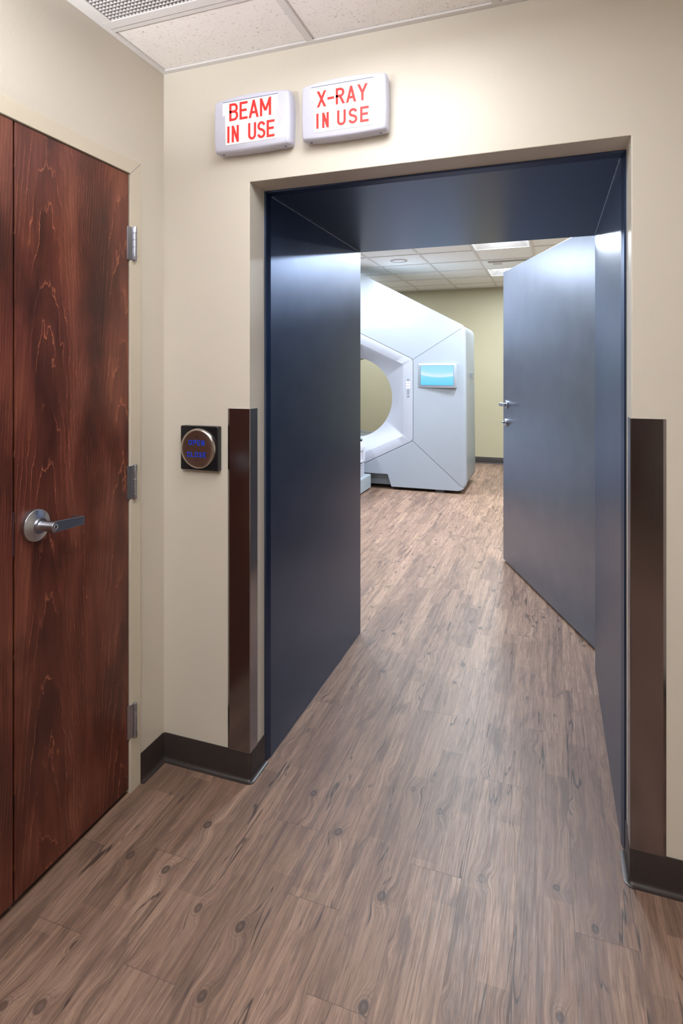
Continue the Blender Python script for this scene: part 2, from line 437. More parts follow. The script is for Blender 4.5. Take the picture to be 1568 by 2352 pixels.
ROOM_LIGHTS = [rt(0, -1), rt(0, 2), rt(-4, -1), rt(-4, 2), rt(0, -4), rt(-4, -4), rt(3, 1) if False else rt(2, -1)]
DIFF = rt(0, 1)
grid_ceiling('ceiling', C2, rxs, rys, -5.48, RX, D2, FAR, ROOM_LIGHTS, 'tile2', 'smooth white tile ceiling of the treatment room', .012)

# steel lining of the passage
PT = .012
def lining():
    xl, xr, zt = XL + .0, XR - .0, ZO + .0
    a = 1.952
    path = [(xl, 0), (xl, zt), (xr, zt), (xr, 0)]
    # cross loops: inner faces chamfered at the corridor end
    def lp(y, ins):
        return [(xl + ins, y, 0), (xl + ins, y, zt - ins), (xr - ins, y, zt - ins), (xr - ins, y, 0)]
    loops = [lp(a, -.001), lp(a, .002), lp(a + .004, .006), lp(a + .03, PT), lp(D2 + .006, PT), lp(D2 + .006, -.08), lp(D2 + .0005, -.08), lp(D2 + .0005, -.001)]
    return MB().loft(loops, False)
mb = lining()
o = struct('trim_1', mb, 'navy', 'steel lining around the deep passage, its paint darkened for shade', 'lining')
wl = MB()                                                        # weld bead in the two upper corners
for sx in (XL + PT, XR - PT):
    n = 40; k = 1 if sx < -.5 else -1; loops = []
    for i in range(n + 1):
        y = 1.985 + (D2 - 1.99) * i / n; r = .0028 + .0008 * math.sin(i * 2.1) + random.uniform(-.0003, .0003)
        loops.append([(sx + k * r * cos(t) * .9 + k * .001, y, ZO - PT + r * sin(t) - .001) for t in [2 * pi * q / 6 for q in range(6)]])
    wl.loft(loops, True, True, True)
obj('weld_bead', wl, 'navydoor', o, smooth=True)

# cove baseboards
def cove(h=.101, t=.004, toe=.019):
    pts = [(0, 0), (toe, 0), (toe, .0015)]
    r = toe - t; n = 6
    for k in range(n + 1):
        a = -pi / 2 - (pi / 2) * k / n
        pts.append((t + r + r * cos(a), .002 + r + r * sin(a)))
    pts += [(t, h - .003), (t - .0015, h), (0, h)]
    return pts
def corner(pa, pc, pb, r=.006):
    """path around a corner point with small arc"""
    a = (Vector(pa) - Vector(pc)).normalized(); b = (Vector(pb) - Vector(pc)).normalized()
    return [tuple(Vector(pc) + (a * (1 - t) ** 2 + b * t ** 2) * r) for t in [k / 5 for k in range(6)]]
struct('baseboard_left', sweep([(LW, DY1 + .057), (LW, D - .0045)], cove(), -1), 'base', 'short dark brown cove base beside the wooden door', 'baseboard', smooth=True)
pth = [(LW + .0045, D)] + corner((LW, D), (XL, D), (XL, D + 1)) + [(XL, D + .111)]
struct('baseboard_front', sweep(pth, cove(), -1), 'base', 'dark brown cove base left of the passage', 'baseboard', smooth=True)
pth = [(XR, D + .111)] + corner((XR, D + 1), (XR, D), (1, D)) + [(CR, D)]
struct('baseboard_front_right', sweep(pth, cove(), -1), 'base', 'dark brown cove base right of the passage', 'baseboard', smooth=True)
struct('baseboard_right', sweep([(CR, D), (CR, -4)], cove(), -1), 'base', 'dark brown cove base of the corridor wall', 'baseboard', smooth=True)
struct('baseboard_far', sweep([(-5.48, FAR), (RX, FAR)], cove(), -1), 'base', 'dark cove base along the cream far wall', 'baseboard', smooth=True)

# ------------------------------------------------------------------ wooden double door in the left wall
d1 = thing('door_1', (LW, 1.19, 0), 'reddish-brown stained wood double door in a beige metal frame', 'door', kind='structure')
fr = MB()
fx0, fx1 = LW - .13, LW + .006
fr.box(fx0, fx1, DY1 + .003, DY1 + .056, 0, DZ + .053)
fr.box(fx0, fx1, DY0 - .056, DY0 - .003, 0, DZ + .053)
fr.box(fx0, fx1, DY0 - .003, DY1 + .003, DZ + .003, DZ + .053)
fr.box(fx0 + .01, LW - .052, DY1 - .012, DY1 + .003, 0, DZ + .003); fr.box(fx0 + .01, LW - .052, DY0 - .003, DY0 + .012, 0, DZ + .003)
fr.box(fx0 + .01, LW - .052, DY0, DY1, DZ - .012, DZ + .003)
f_ = obj('door_frame', fr, 'frame', d1, bevel=.0015)
mt = MB()
p0 = Vector((DY1 + .0035, DZ + .0035)); p1 = Vector((DY1 + .056, DZ + .053)); nn = Vector((-.0006, .0006))
mt.add([(fx1 + .0003, *(p0 + nn)), (fx1 + .0003, *(p0 - nn)), (fx1 + .0003, *(p1 - nn)), (fx1 + .0003, *(p1 + nn))], [(0, 1, 2, 3)])
obj('mitre_joint', mt, 'slot', f_)
GAP = 1.189
obj('door_leaf', MB().box(LW - .045, LW, GAP + .003, DY1, .018, DZ), 'wood', d1, bevel=.0015, label='right leaf with the lever handle')
lf = obj('door_leaf', MB().box(LW - .045, LW, DY0, GAP - .003, .018, DZ), 'wood', d1, bevel=.0015, label='left leaf, mostly out of view')
# latch plates in the gap
obj('strike_plate', MB().box(LW - .02, LW + .0008, GAP - .0028, GAP - .0012, .955, 1.075), 'nickel', d1)
def hinge(zc):
    h = MB(); y = DY1 + .018; x = LW + .0125; r = .0075
    z0, z1 = zc - .061, zc + .061
    L = z1 - z0
    rg = [(0, .004), (.012, .0068), (.03, r)]
    for k in (.2, .4, .6, .8):
        rg += [(k - .012, r), (k - .008, .0058), (k + .008, .0058), (k + .012, r)]
    rg += [(.97, r), (.988, .0068), (1, .004)]
    h.tube((x, y, z0), (x, y, z1), r, n=18, rings=rg)
    o = obj('hinge', h, 'nickel', d1, smooth=True)
    l = MB().prism([(LW + .0003, DY1 - .009), (LW + .0028, DY1 - .009), (LW + .0095, y - .0055), (LW + .006, y - .0045)], zc - .057, zc + .057, 'z')
    obj('hinge_leaf', l, 'nickel', o, bevel=.0005)
for zc in (1.897, 1.0725, .2475): hinge(zc)
# lever handle
RY, RZ = 1.253, 1.024
hm = MB(); bx = LW
hm.tube((bx, RY, RZ), (bx + .03, RY, RZ), .044, n=48, rings=[(0, .0445), (.45, .0445), (.48, .0438), (.78, .0255), (.80, .0225), (1, .0205)])
hd = obj('lever_handle', hm, 'nickel', d1, smooth=True, angle=18)
lv = MB()
kx0, kx1 = bx + .026, bx + .072
ky, kz = RY + .008, 1.0225
lv.tube((kx0, RY, RZ), (kx1, ky, kz), .0155, n=32, rings=[(0, .0155), (.1, .014), (.9, .0155), (1, .0152)])
tipy = 1.368
lo = [(ky - .013, kz - .008), (ky - .006, kz - .0143), (ky + .004, kz - .0150), (tipy, 1.004), (tipy, 1.029), (ky + .002, kz + .0152), (ky - .008, kz + .0125), (ky - .014, kz + .004)]
lv.prism(lo, kx1 - .008, kx1, 'x')
lv.prism([(tipy - .009, 1.0045), (tipy, 1.004), (tipy, 1.029), (tipy - .009, 1.0285)], kx1 - .042, kx1 - .006, 'x')
obj('lever', lv, 'nickel', hd, bevel=.0012)
ky_ = MB().tube((kx1 - .001, ky, kz), (kx1 + .0012, ky, kz), .0075, n=24, rings=[(0, .0078), (.7, .0078), (1, .0068)])
obj('lock_cylinder', ky_, 'chromed', hd, smooth=True)
obj('keyhole', MB().box(kx1 + .001, kx1 + .0016, ky - .001, ky + .001, kz - .004, kz + .004), 'black', hd)

# ------------------------------------------------------------------ shield door
P0 = Vector((.30, 3.093)); dr = Vector((-.575, 1.385)).normalized()
Lf = (Vector((-.351, 4.63)) - P0).length; nrm = Vector((-dr.y, dr.x)) * 1.0   # nrm towards -x -y side
if nrm.dot(Vector((0, 0)) - P0) < 0: nrm = -nrm
TH = .115
q = Vector((.262, 3.168))
def dp(s, o): return tuple(P0 + dr * s - nrm * o)      # s along the leaf, o into the slab
s0 = .012
d2 = thing('door_2', (P0.x, P0.y, 0), 'heavy grey-blue shielding door swung open into the treatment room', 'door', kind='structure')
sl = MB().prism([dp(s0 + .02, 0), dp(Lf, 0), dp(Lf, TH), dp(s0, TH)], .014, 2.215, 'z')
obj('door_leaf', sl, 'navydoor', d2, bevel=.004)
def lever2(s, z, drop):
    h = MB()
    a = dp(s, 0); b = dp(s, -.055)
    h.tube((*a, z), (*dp(s, -.012), z), .032, n=32, rings=[(0, .032), (.7, .032), (1, .028)])
    o = obj('lever_handle', h, 'nickel', d2, smooth=True)
    g = MB().tube((*a, z), (*b, z), .011, n=16)
    if drop:
        g.prism([dp(s + .012, -.045), dp(s + .012, -.058), dp(s - .115, -.058), dp(s - .115, -.045)], z - .012, z + .012, 'z')
    obj('lever', g, 'nickel', o, bevel=.001)
lever2(Lf - .085, 1.205, True)
h = MB().tube((*dp(Lf - .085, 0), 1.07), (*dp(Lf - .085, -.02), 1.07), .03, n=32, rings=[(0, .03), (.6, .03), (1, .026)])
o = obj('deadbolt', h, 'nickel', d2, smooth=True)
obj('thumb_turn', MB().prism([dp(Lf - .105, -.018), dp(Lf - .105, -.036), dp(Lf - .065, -.036), dp(Lf - .065, -.018)], 1.065, 1.075, 'z'), 'nickel', o)
for z in (.35, 1.1, 1.9):
    obj('hinge', MB().tube((*dp(-.004, -.0), z - .08), (*dp(-.004, -.0), z + .08), .012, n=16), 'navydoor', d2, smooth=True)

# ------------------------------------------------------------------ stainless corner guards
def guard(sx, s, label):
    """s=+1: front leg runs towards -x (left guard); -1: towards +x"""
    z0, z1 = .101, 1.322
    t = .0018; fw = .088; bend = .008; sw = .058
    x = sx
    pr = [(x - s * fw, D - .0002), (x - s * fw, D - .0006), (x - s * (fw - bend), D - .0045), (x + s * .0015, D - .0045), (x + s * .0035, D - .0025),
          (x + s * .0035, D + sw - .006), (x + s * .0006, D + sw), (x + s * .0002, D + sw), (x + s * .0002, D - .0002)]
    t = thing('corner_guard', (x, D, z0), label, 'corner guard')
    obj('guard_plate', MB().prism(pr, z0, z1, 'z'), 'steel', t, smooth=True, angle=12)
    return t
guard(XL, 1, 'stainless steel corner guard on the left corner, reflecting brown wood')
guard(XR, -1, 'near-black reflecting stainless steel corner guard on the right corner')

# ------------------------------------------------------------------ open / close push plate
def arc(cx, cy, rx, ry, a0, a1, n=8):
    return [(cx + rx * cos(R(a0 + (a1 - a0) * k / n)), cy + ry * sin(R(a0 + (a1 - a0) * k / n))) for k in range(n + 1)]
GL = {
 'B': (.52, [[(0, 0), (0, 1), (.27, 1)] + arc(.27, .765, .22, .235, 90, -90) + [(0, .53)], [(.27, .53)] + arc(.27, .265, .25, .265, 90, -90) + [(0, 0)]]),
 'E': (.44, [[(.44, 0), (0, 0), (0, 1), (.44, 1)], [(0, .52), (.38, .52)]]),
 'A': (.56, [[(0, 0), (.28, 1), (.56, 0)], [(.1, .27), (.46, .27)]]),
 'M': (.66, [[(0, 0), (0, 1), (.33, .25), (.66, 1), (.66, 0)]]),
 'I': (.0, [[(0, 0), (0, 1)]]),
 'N': (.46, [[(0, 0), (0, 1), (.46, 0), (.46, 1)]]),
 'U': (.46, [[(0, 1), (0, .24)] + arc(.23, .24, .23, .24, 180, 360) + [(.46, .24), (.46, 1)]]),
 'S': (.46, [arc(.23, .77, .22, .23, 20, 180) + arc(.23, .74, .22, .21, 185, 235, 3) + [(.30, .49)] + arc(.23, .26, .23, .22, 50, 0, 4) + arc(.23, .23, .23, .23, 0, -160)]),
 'X': (.5, [[(0, 0), (.5, 1)], [(0, 1), (.5, 0)]]),
 '-': (.34, [[(0, .46), (.34, .46)]]),
 'R': (.5, [[(0, 0), (0, 1), (.25, 1)] + arc(.25, .75, .24, .25, 90, -90) + [(0, .5)], [(.24, .5), (.5, 0)]]),
 'Y': (.54, [[(0, 1), (.27, .46), (.54, 1)], [(.27, .46), (.27, 0)]]),
 'O': (.5, [arc(.16, .84, .16, .16, 180, 90, 4) + arc(.34, .84, .16, .16, 90, 0, 4) + arc(.34, .16, .16, .16, 0, -90, 4) + arc(.16, .16, .16, .16, 270, 180, 4) + [(0, .84)]]),
 'P': (.5, [[(0, 0), (0, 1), (.3, 1)] + arc(.3, .78, .2, .22, 90, 0, 4) + arc(.3, .62, .2, .2, 0, -90, 4) + [(0, .42)]]),
 'C': (.5, [[(.5, .72)] + arc(.34, .84, .16, .16, 0, 90, 4) + arc(.16, .84, .16, .16, 90, 180, 4) + arc(.16, .16, .16, .16, 180, 270, 4) + arc(.34, .16, .16, .16, 270, 360, 4) + [(.5, .28)]]),
 'L': (.42, [[(0, 1), (0, 0), (.42, 0)]]),
 ' ': (.30, []),
}
def text(name, s, x0, x1, z0, z1, y, th, mat, parent, gap=.30, dep=.0006, zoff=None):
    ws = [GL[c][0] for c in s]; tot = sum(ws) + gap * (len(s) - 1)
    H = z1 - z0 - th; kx = (x1 - x0 - th) / tot; mb = MB(); cx = 0
    kk = 0
    for c, wd in zip(s, ws):
        strokes = []
        for pl in GL[c][1]:
            pts = [Vector((x0 + th / 2 + (cx + px) * kx, z0 + th / 2 + pz * H)) for px, pz in pl]
            if c in 'AMNXY' or (c == 'R' and len(pl) == 2 and pl[0][0] > 0): strokes += [[pts[i], pts[i + 1]] for i in range(len(pts) - 1)]
            else: strokes.append(pts)
        for pts in strokes:
            q = [pts[0]]
            for p in pts[1:]:
                if (p - q[-1]).length > 1e-5: q.append(p)
            pts = q; n = len(pts); closed = (pts[0] - pts[-1]).length < 1e-5
            kk += 1; dep_ = dep + kk * .000035
            if n == 2 and abs(pts[1].y - pts[0].y) > H * .3:      # upright or slanting stroke, cut level at both ends
                lo_, hi_ = sorted(pts, key=lambda p: p.y); d = hi_ - lo_; wx = min(th * d.length / d.y, th * 1.5) / 2
                e0 = d * (th / 2 / d.y) if abs(lo_.y - z0 - th / 2) < 1e-4 else d * 0; e1 = d * (th / 2 / d.y) if abs(z1 - th / 2 - hi_.y) < 1e-4 else d * 0
                kx_ = 0 if abs(d.x) < 1e-6 else .5
                a_ = lo_ - Vector((e0.x * kx_, e0.y)); b_ = hi_ + Vector((e1.x * kx_, e1.y))
                mb.prism([(a_.x - wx, a_.y), (a_.x + wx, a_.y), (b_.x + wx, b_.y), (b_.x - wx, b_.y)], y - dep_, y + .0001, 'y'); continue
            if closed: pts = pts[:-1]; n -= 1
            Lp, Rp = [], []
            for i, p in enumerate(pts):
                a = (p - pts[i - 1]).normalized() if (i or closed) else None
                b = (pts[(i + 1) % n] - p).normalized() if (i < n - 1 or closed) else None
                if a is None: p = p - b * th * (.5 if abs(b.y) < .2 or abs(b.x) < .2 else .3); a = b
                if b is None: p = p + a * th * (.5 if abs(a.y) < .2 or abs(a.x) < .2 else .3); b = a
                na = Vector((-a.y, a.x)); nb = Vector((-b.y, b.x)); m = na + nb
                if m.length < .2: m = na
                m.normalize(); k = min(1.5, 1 / max(.25, m.dot(na)))
                Lp.append(p + m * k * th / 2); Rp.append(p - m * k * th / 2)
            loops = [[(a.x, y - dep_, a.y), (b.x, y - dep_, b.y), (b.x, y + .0001, b.y), (a.x, y + .0001, a.y)] for a, b in zip(Lp, Rp)]
            mb.loft(loops, True, not closed, not closed, ring=closed)
        cx += wd + gap
    if zoff: mb.v = [(a, b + zoff(a), c) for a, b, c in mb.v]
    return obj(name, mb, mat, parent)

BX, BZ = -1.1985, 1.1765
pb = thing('push_plate', (BX, D, BZ - .08), 'square black wall button with round steel disc reading OPEN CLOSE', 'door button')
sq = [(BX - .079, BZ - .0805), (BX + .079, BZ - .0805), (BX + .079, BZ + .0805), (BX - .079, BZ + .0805)]
pq = fillet(sq, .005, 4); pi_ = fillet([(BX - .0765, BZ - .078), (BX + .0765, BZ - .078), (BX + .0765, BZ + .078), (BX - .0765, BZ + .078)], .004, 4)
mb = MB().loft([[(a, D - .0004, c) for a, c in pq], [(a, D - .020, c) for a, c in pq], [(a, D - .0235, c) for a, c in pi_]], True, True, True)
obj('back_plate', mb, 'black', pb, smooth=True)
dz = .073
mb = MB().tube((BX, D - .020, BZ), (BX, D - .036, BZ), dz, n=64, rings=[(0, dz), (.45, dz), (.7, dz - .0012), (.87, dz - .004), (1.0, dz - .010), (.97, dz - .0125), (.95, dz - .0135), (.96, .02)])
dk = obj('push_disc', mb, 'disc', pb, smooth=True, angle=60)
for zz in (BZ + .042, BZ - .042):
    obj('screw', MB().tube((BX - .001, D - .0352, zz), (BX - .001, D - .0362, zz), .0028, n=12), 'black', dk)
yt = D - .0356
text('lettering', 'OPEN', BX - .035, BX + .031, BZ + .012, BZ + .031, yt, .0033, 'blue', pb, gap=.38)
text('lettering', 'CLOSE', BX - .0415, BX + .0375, BZ - .031, BZ - .012, yt, .0033, 'blue', pb, gap=.38)

# ------------------------------------------------------------------ the two signs over the passage
def sign(x0, x1, lines, th, both, label, panel):
    zb, zt = 2.232, 2.402; xc = (x0 + x1) / 2; W = (x1 - x0) / 2; yf = D - .050
    def outline(dx, dz, bulge=.011):
        pts = []
        z0, z1 = zb - dz, zt + dz; a, b = x0 - dx, x1 + dx; n = 14
        top = [(b + (a - b) * k / n, z1 + bulge * (1 - (2 * k / n - 1) ** 2)) for k in range(n + 1)]
        lef = [(a - .003 * (1 - (2 * k / 6 - 1) ** 2), z1 + (z0 - z1) * k / 6) for k in range(1, 6)]
        bot = [(a + (b - a) * k / n, z0 - .004 * (1 - (2 * k / n - 1) ** 2)) for k in range(n + 1)]
        rig = [(b + .003 * (1 - (2 * k / 6 - 1) ** 2), z0 + (z1 - z0) * k / 6) for k in range(1, 6)]
        pl = top + lef + bot + rig
        rad = [0] * len(pl)
        for i in (0, n, n + 6, 2 * n + 6): rad[i] = .016
        return fillet(pl, rad, 5)
    t = thing('warning_sign', (xc, D, zb), label, 'sign')
    body = MB().loft([[(a, yy, c) for a, c in outline(dx, dz)] for yy, dx, dz in
        ((D - .0003, .004, .004), (D - .030, .007, .007), (yf + .012, .0065, .0065), (yf + .004, .003, .003), (yf, -.002, -.002))], True, True, True)
    obj('sign_housing', body, 'housing', t, smooth=True, angle=50)
    sm = MB()
    sm.loft([[(a, yy, c) for a, c in outline(d_, d_)] for yy, d_ in ((D - .0315, .0069), (D - .0315, .0074), (D - .0305, .0074), (D - .0305, .0069))], True, ring=True)
    obj('housing_seam', sm, 'housing', t, smooth=True)
    obj('face_panel', MB().prism(panel, yf, yf - .0012, 'y'), 'panelw', t)
    px = [p[0] for p in panel]; pz = max(p[1] for p in panel)
    obj('slot', MB().box(min(px), max(px), yf - .0020, yf - .0002, pz - .0004, pz + .0016), 'slot', t)
    for (s, a, b, c, d_, gp) in lines:
        text('lettering', s, a, b, c, d_, yf - .0012, th, 'red', t, gap=gp)
    def chev(xc_, s):
        m = MB(); zc = 2.309
        m.prism([(xc_ - s * .008, zc), (xc_ + s * .006, zc + .020), (xc_ + s * .008, zc + .019), (xc_ - s * .0052, zc), (xc_ + s * .008, zc - .019), (xc_ + s * .006, zc - .020)], yf, yf - .0006, 'y')
        obj('chevron', m, 'housing', t)
    chev(min(px) + .001 - .008, 1)
    if both: chev(max(px) + .006, -1)
    for x in (x0 + .022, x1 - .016):
        obj('screw', MB().tube((x, D - .030, zb - .0085), (x, D - .030, zb - .0105), .004, n=14), 'slot', t)
p1 = [(-1.083, 2.397), (-.869, 2.397), (-.869, 2.347), (-.877, 2.345), (-.877, 2.247), (-1.071, 2.247), (-1.073, 2.351), (-1.083, 2.351)]
sign(-1.112, -.833, [('BEAM', -1.056, -.894, 2.329, 2.390, .27), ('IN', -1.064, -1.0185, 2.254, 2.312, .42), ('USE', -.982, -.881, 2.254, 2.312, .27)], .0084, True,
     'white BEAM IN USE sign, the left of two over the passage', p1)
p2 = [(-.746, 2.395), (-.532, 2.395), (-.532, 2.347), (-.532, 2.245), (-.735, 2.245), (-.736, 2.349), (-.746, 2.349)]
sign(-.776, -.497, [('X-RAY', -.725, -.552, 2.327, 2.380, .30), ('IN', -.728, -.684, 2.257, 2.307, .62), ('USE', -.655, -.547, 2.257, 2.307, .36)], .0080, False,
     'white X-RAY IN USE sign, the right of two over the passage', p2)

# ------------------------------------------------------------------ ceiling fixtures
vx0, vx1, vy0, vy1 = LW + .0205, -.777, .947, 1.533
gr = thing('return_air_grille', ((vx0 + vx1) / 2, (vy0 + vy1) / 2, C1), 'white egg-crate return air grille in the corridor ceiling', 'ceiling vent')
mb = MB(); fw = .034; z = C1
ax0, ax1, ay0, ay1 = vx0 + fw, vx1 - fw, vy0 + fw, vy1 - fw
for a in ((vx0, vx1, vy0, ay0), (vx0, vx1, ay1, vy1), (vx0, ax0, ay0, ay1), (ax1, vx1, ay0, ay1)): mb.box(*a, z - .004, z + .004)
obj('grille_frame', mb, 'gridw', gr, bevel=.001)
mb = MB(); pt = .0135; th = .0011; nx = int((ax1 - ax0) / pt); ny = int((ay1 - ay0) / pt)
for i in range(nx + 1):
    x = ax0 + (ax1 - ax0) * i / nx; mb.box(x - th / 2, x + th / 2, ay0, ay1, z - .002, z + .011)
for j in range(ny + 1):
    y = ay0 + (ay1 - ay0) * j / ny; mb.box(ax0, ax1, y - th / 2, y + th / 2, z - .0019, z + .0111)
obj('egg_crate', mb, 'grille', gr)
mb = MB().box(vx0 + .01, vx1 - .01, vy0 + .01, vy1 - .01, z + .16, z + .17)
for a in ((vx0 + .01, vx0 + .02, vy0 + .01, vy1 - .01), (vx1 - .02, vx1 - .01, vy0 + .01, vy1 - .01), (vx0 + .02, vx1 - .02, vy0 + .01, vy0 + .02), (vx0 + .02, vx1 - .02, vy1 - .02, vy1 - .01)):
    mb.box(*a, z + .012, z + .16)
obj('duct_box', mb, 'plenum', gr)

def area(name, parent, loc, size, power, col, shape='SQUARE', spread=180, ny=None):
    l = bpy.data.lights.new(name, 'AREA'); l.shape = shape; l.size = size; l.energy = power; l.color = col; l.spread = R(spread)
    o = bpy.data.objects.new(name, l); COL.objects.link(o); o.parent = parent; o.location = Vector(loc) - ORG[parent]
    return o
def flat_troffer(t, z, power, label):
    a, b, c, d_ = t; a += .013; b -= .013; c += .013; d_ -= .013
    o = thing('ceiling_light', ((a + b) / 2, (c + d_) / 2, z), label, 'ceiling light')
    mb = MB(); f = .03
    for q in ((a, b, c, c + f), (a, b, d_ - f, d_), (a, a + f, c + f, d_ - f), (b - f, b, c + f, d_ - f)): mb.box(*q, z - .001, z + .02)
    mb.box(a, b, c, d_, z + .06, z + .07)
    obj('light_frame', mb, 'fixture', o)
    sq_ = lambda r, zz: [((a + b) / 2 + sx * r, (c + d_) / 2 + sy * r, zz) for sx, sy in ((-1, -1), (1, -1), (1, 1), (-1, 1))]
    h_ = (b - a) / 2 - f
    obj('lens', MB().loft([sq_(h_, z + .002), sq_(h_, z - .012), sq_(h_ - .03, z - .045), sq_(.02, z - .055)], True, False, True), 'lens_c', o, smooth=True)
    area('lamp', o, ((a + b) / 2, (c + d_) / 2, z - .058), b - a - 4 * f, power, C_CORR)
flat_troffer(LC, C1, P_CORR, 'square lensed light in the corridor ceiling beside the air grille')
flat_troffer(LC_FILL, C1, P_FILL, 'added unseen fill light in the corridor ceiling behind the camera')

def troffer(t, z, power, label, first=False):
    a, b, c, d_ = t; a += .013; b -= .013; c += .013; d_ -= .013
    cx, cy = (a + b) / 2, (c + d_) / 2
    o = thing('ceiling_light', (cx, cy, z), label, 'ceiling light', group='recessed square lights of the treatment room' )
    mb = MB(); f = .016
    for q in ((a, b, c, c + f), (a, b, d_ - f, d_), (a, a + f, c + f, d_ - f), (b - f, b, c + f, d_ - f)): mb.box(*q, z - .001, z + .012)
    obj('light_frame', mb, 'fixture', o)
    sq_ = lambda r, zz: [(cx + sx * r, cy + sy * r, zz) for sx, sy in ((-1, -1), (1, -1), (1, 1), (-1, 1))]
    r0 = (b - a) / 2 - f
    mb = MB().loft([sq_(r0, z + .002), sq_(r0 * .55, z + .085), sq_(r0 * .5, z + .10)], True, False, True)
    obj('reflector', mb, 'fixture', o)
    mb = MB(); r = .105
    mb.loft([[(cx + r * cos(t_) * cos(2 * pi * k / 28), cy + r * cos(t_) * sin(2 * pi * k / 28), z + .088 - .075 * sin(t_)) for k in range(28)] for t_ in (0, .3, .6, .9, 1.2, 1.45)], True, False, True)
    obj('dome', mb, 'dome', o, smooth=True)
    area('lamp', o, (cx, cy, z + .008), .34, power, C_ROOM, 'DISK')
LBL = ['bright square ceiling light just past the top of the passage', 'bright square ceiling light beyond the slot air diffuser']
for k, t in enumerate(ROOM_LIGHTS):
    troffer(t, C2, P_ROOM, LBL[k] if k < 2 else 'recessed square light of the treatment room, hidden from the corridor')

# uplight added out of view on the left corridor wall to brighten the ceiling
def fill_uplight(sx_, sy_, sz_, d_, label):
    o = thing('added_uplight', (sx_, sy_, sz_), label, 'added lamp')
    n = 16; hc_ = lambda r, zz: [(sx_ + d_ * r * sin(pi * k / n), sy_ - r * cos(pi * k / n), zz) for k in range(n + 1)]
    obj('bowl', MB().loft([hc_(.03, sz_ - .14), hc_(.10, sz_ - .10), hc_(.15, sz_ - .03), hc_(.165, sz_), hc_(.158, sz_), hc_(.14, sz_ - .03), hc_(.09, sz_ - .09), hc_(.02, sz_ - .12)], True, True, True), 'fixture', o, smooth=True)
    obj('wall_plate', MB().box(min(sx_, sx_ + .004 * d_), max(sx_, sx_ + .004 * d_), sy_ - .04, sy_ + .04, sz_ - .14, sz_ - .02), 'nickel', o)
    lo_ = area('lamp', o, (sx_ + d_ * .09, sy_, sz_ - .03), .10, P_UPFILL, C_CORR, 'DISK'); lo_.rotation_euler = (pi, 0, 0)
fill_uplight(LW, .22, 1.95, 1, 'added half-round uplight out of view, brightening the corridor ceiling')

a, b, c, d_ = DIFF
o = thing('slot_diffuser', ((a + b) / 2, (c + d_) / 2, C2), 'white air diffuser with a dark slot between two ceiling lights', 'ceiling vent')
mb = MB().box(a + .013, b - .013, c + .10, d_ - .013, C2 - .002, C2 + .004)
mb.box(a + .013, b - .013, c + .013, c + .05, C2 - .002, C2 + .004); mb.box(a + .013, a + .08, c + .05, c + .10, C2 - .002, C2 + .004)
obj('diffuser_plate', mb, 'fixture', o)
obj('air_slot', MB().box(a + .08, b - .013, c + .05, c + .10, C2 + .003, C2 + .005), 'dark', o)
mb = MB().box(a + .09, b - .02, c + .07, c + .078, C2 - .02, C2 + .003); mb.box(a + .13, a + .24, c + .12, c + .30, C2 - .006, C2 - .002)
obj('air_vane', mb, 'grille', o)

DLX, DLY = -1.705, 6.805
o = thing('downlight', (DLX, DLY, C2), 'round recessed downlight in front of the treatment machine', 'ceiling light')
mb = MB(); n = 40
cir = lambda r, zz: [(DLX + r * cos(2 * pi * k / n), DLY + r * sin(2 * pi * k / n), zz) for k in range(n)]
mb.loft([cir(.078, C2 + .006), cir(.083, C2 - .003), cir(.098, C2 - .004), cir(.102, C2 + .006)], True, ring=True)
obj('trim_ring', mb, 'grille', o, smooth=True)
obj('lens', MB().loft([cir(.078, C2 + .0055), cir(.078, C2 + .001), cir(.04, C2 - .001)], True, False, True), 'fixture', o, smooth=True)
area('lamp', o, (DLX, DLY, C2 - .006), .13, P_DOWN, C_ROOM, 'DISK', 150)

# ------------------------------------------------------------------ treatment machine
GX, GZ, GR = -2.378, 1.118, .513
GY, GB = 6.95, 7.93
G = thing('radiotherapy_machine', (GX, GY + .5, 0), 'large grey-white radiotherapy machine with a round bore and blue screen', 'medical scanner')
mir = lambda p: (2 * GX - p[0], p[1])
right = [(-2.20, 2.655), (-.945, 1.985), (-.925, .035)]
outl = right + [mir(p) for p in right[::-1]]
orad = [.05, .11, .11, .11, .11, .05]
NF = 6
ol = fillet(outl, orad, NF)
hexr = [(-2.29, 1.952), (-1.567, 1.597), (-1.567, .610), (-2.29, .253)]
hexo = hexr + [mir(p) for p in hexr[::-1]]
ho = fillet(hexo, [.05, .06, .06, .05] * 2, 6)
octr = [(-2.215, 1.788), (-1.690, 1.533), (-1.687, .671), (-2.215, .425)]
octo = fillet(octr + [mir(p) for p in octr[::-1]], [.02] * 8, 3)
cen = Vector((GX, GZ))
def ray(poly, ang):
    dx, dz = cos(ang), sin(ang); best = None
    for i in range(len(poly)):
        a = Vector(poly[i - 1]) - cen; b = Vector(poly[i]) - cen; e = b - a
        den = dx * e.y - dz * e.x
        if abs(den) < 1e-12: continue
        t = (a.x * e.y - a.y * e.x) / den; u = (a.x * dz - a.y * dx) / den
        if t > 0 and -1e-6 <= u <= 1 + 1e-6: best = t if best is None else max(best, t)
    return (GX + dx * best, GZ + dz * best)
def angs(polys, n=96):
    A = sorted([2 * pi * k / n for k in range(n)] + [math.atan2(p[1] - GZ, p[0] - GX) % (2 * pi) for pl in polys for p in pl])
    out = [A[0]]
    for a in A[1:]:
        if a - out[-1] > .004: out.append(a)
    return out
AN = angs([ol]); circ = lambda r, an: [(GX + r * cos(a), GZ + r * sin(a)) for a in an]
sc_ = lambda pl, d: [tuple(Vector(p) - (Vector(p) - cen).normalized() * d) for p in pl]
O = [ray(ol, a) for a in AN]
Y = lambda pl, y: [(p[0], y, p[1]) for p in pl]
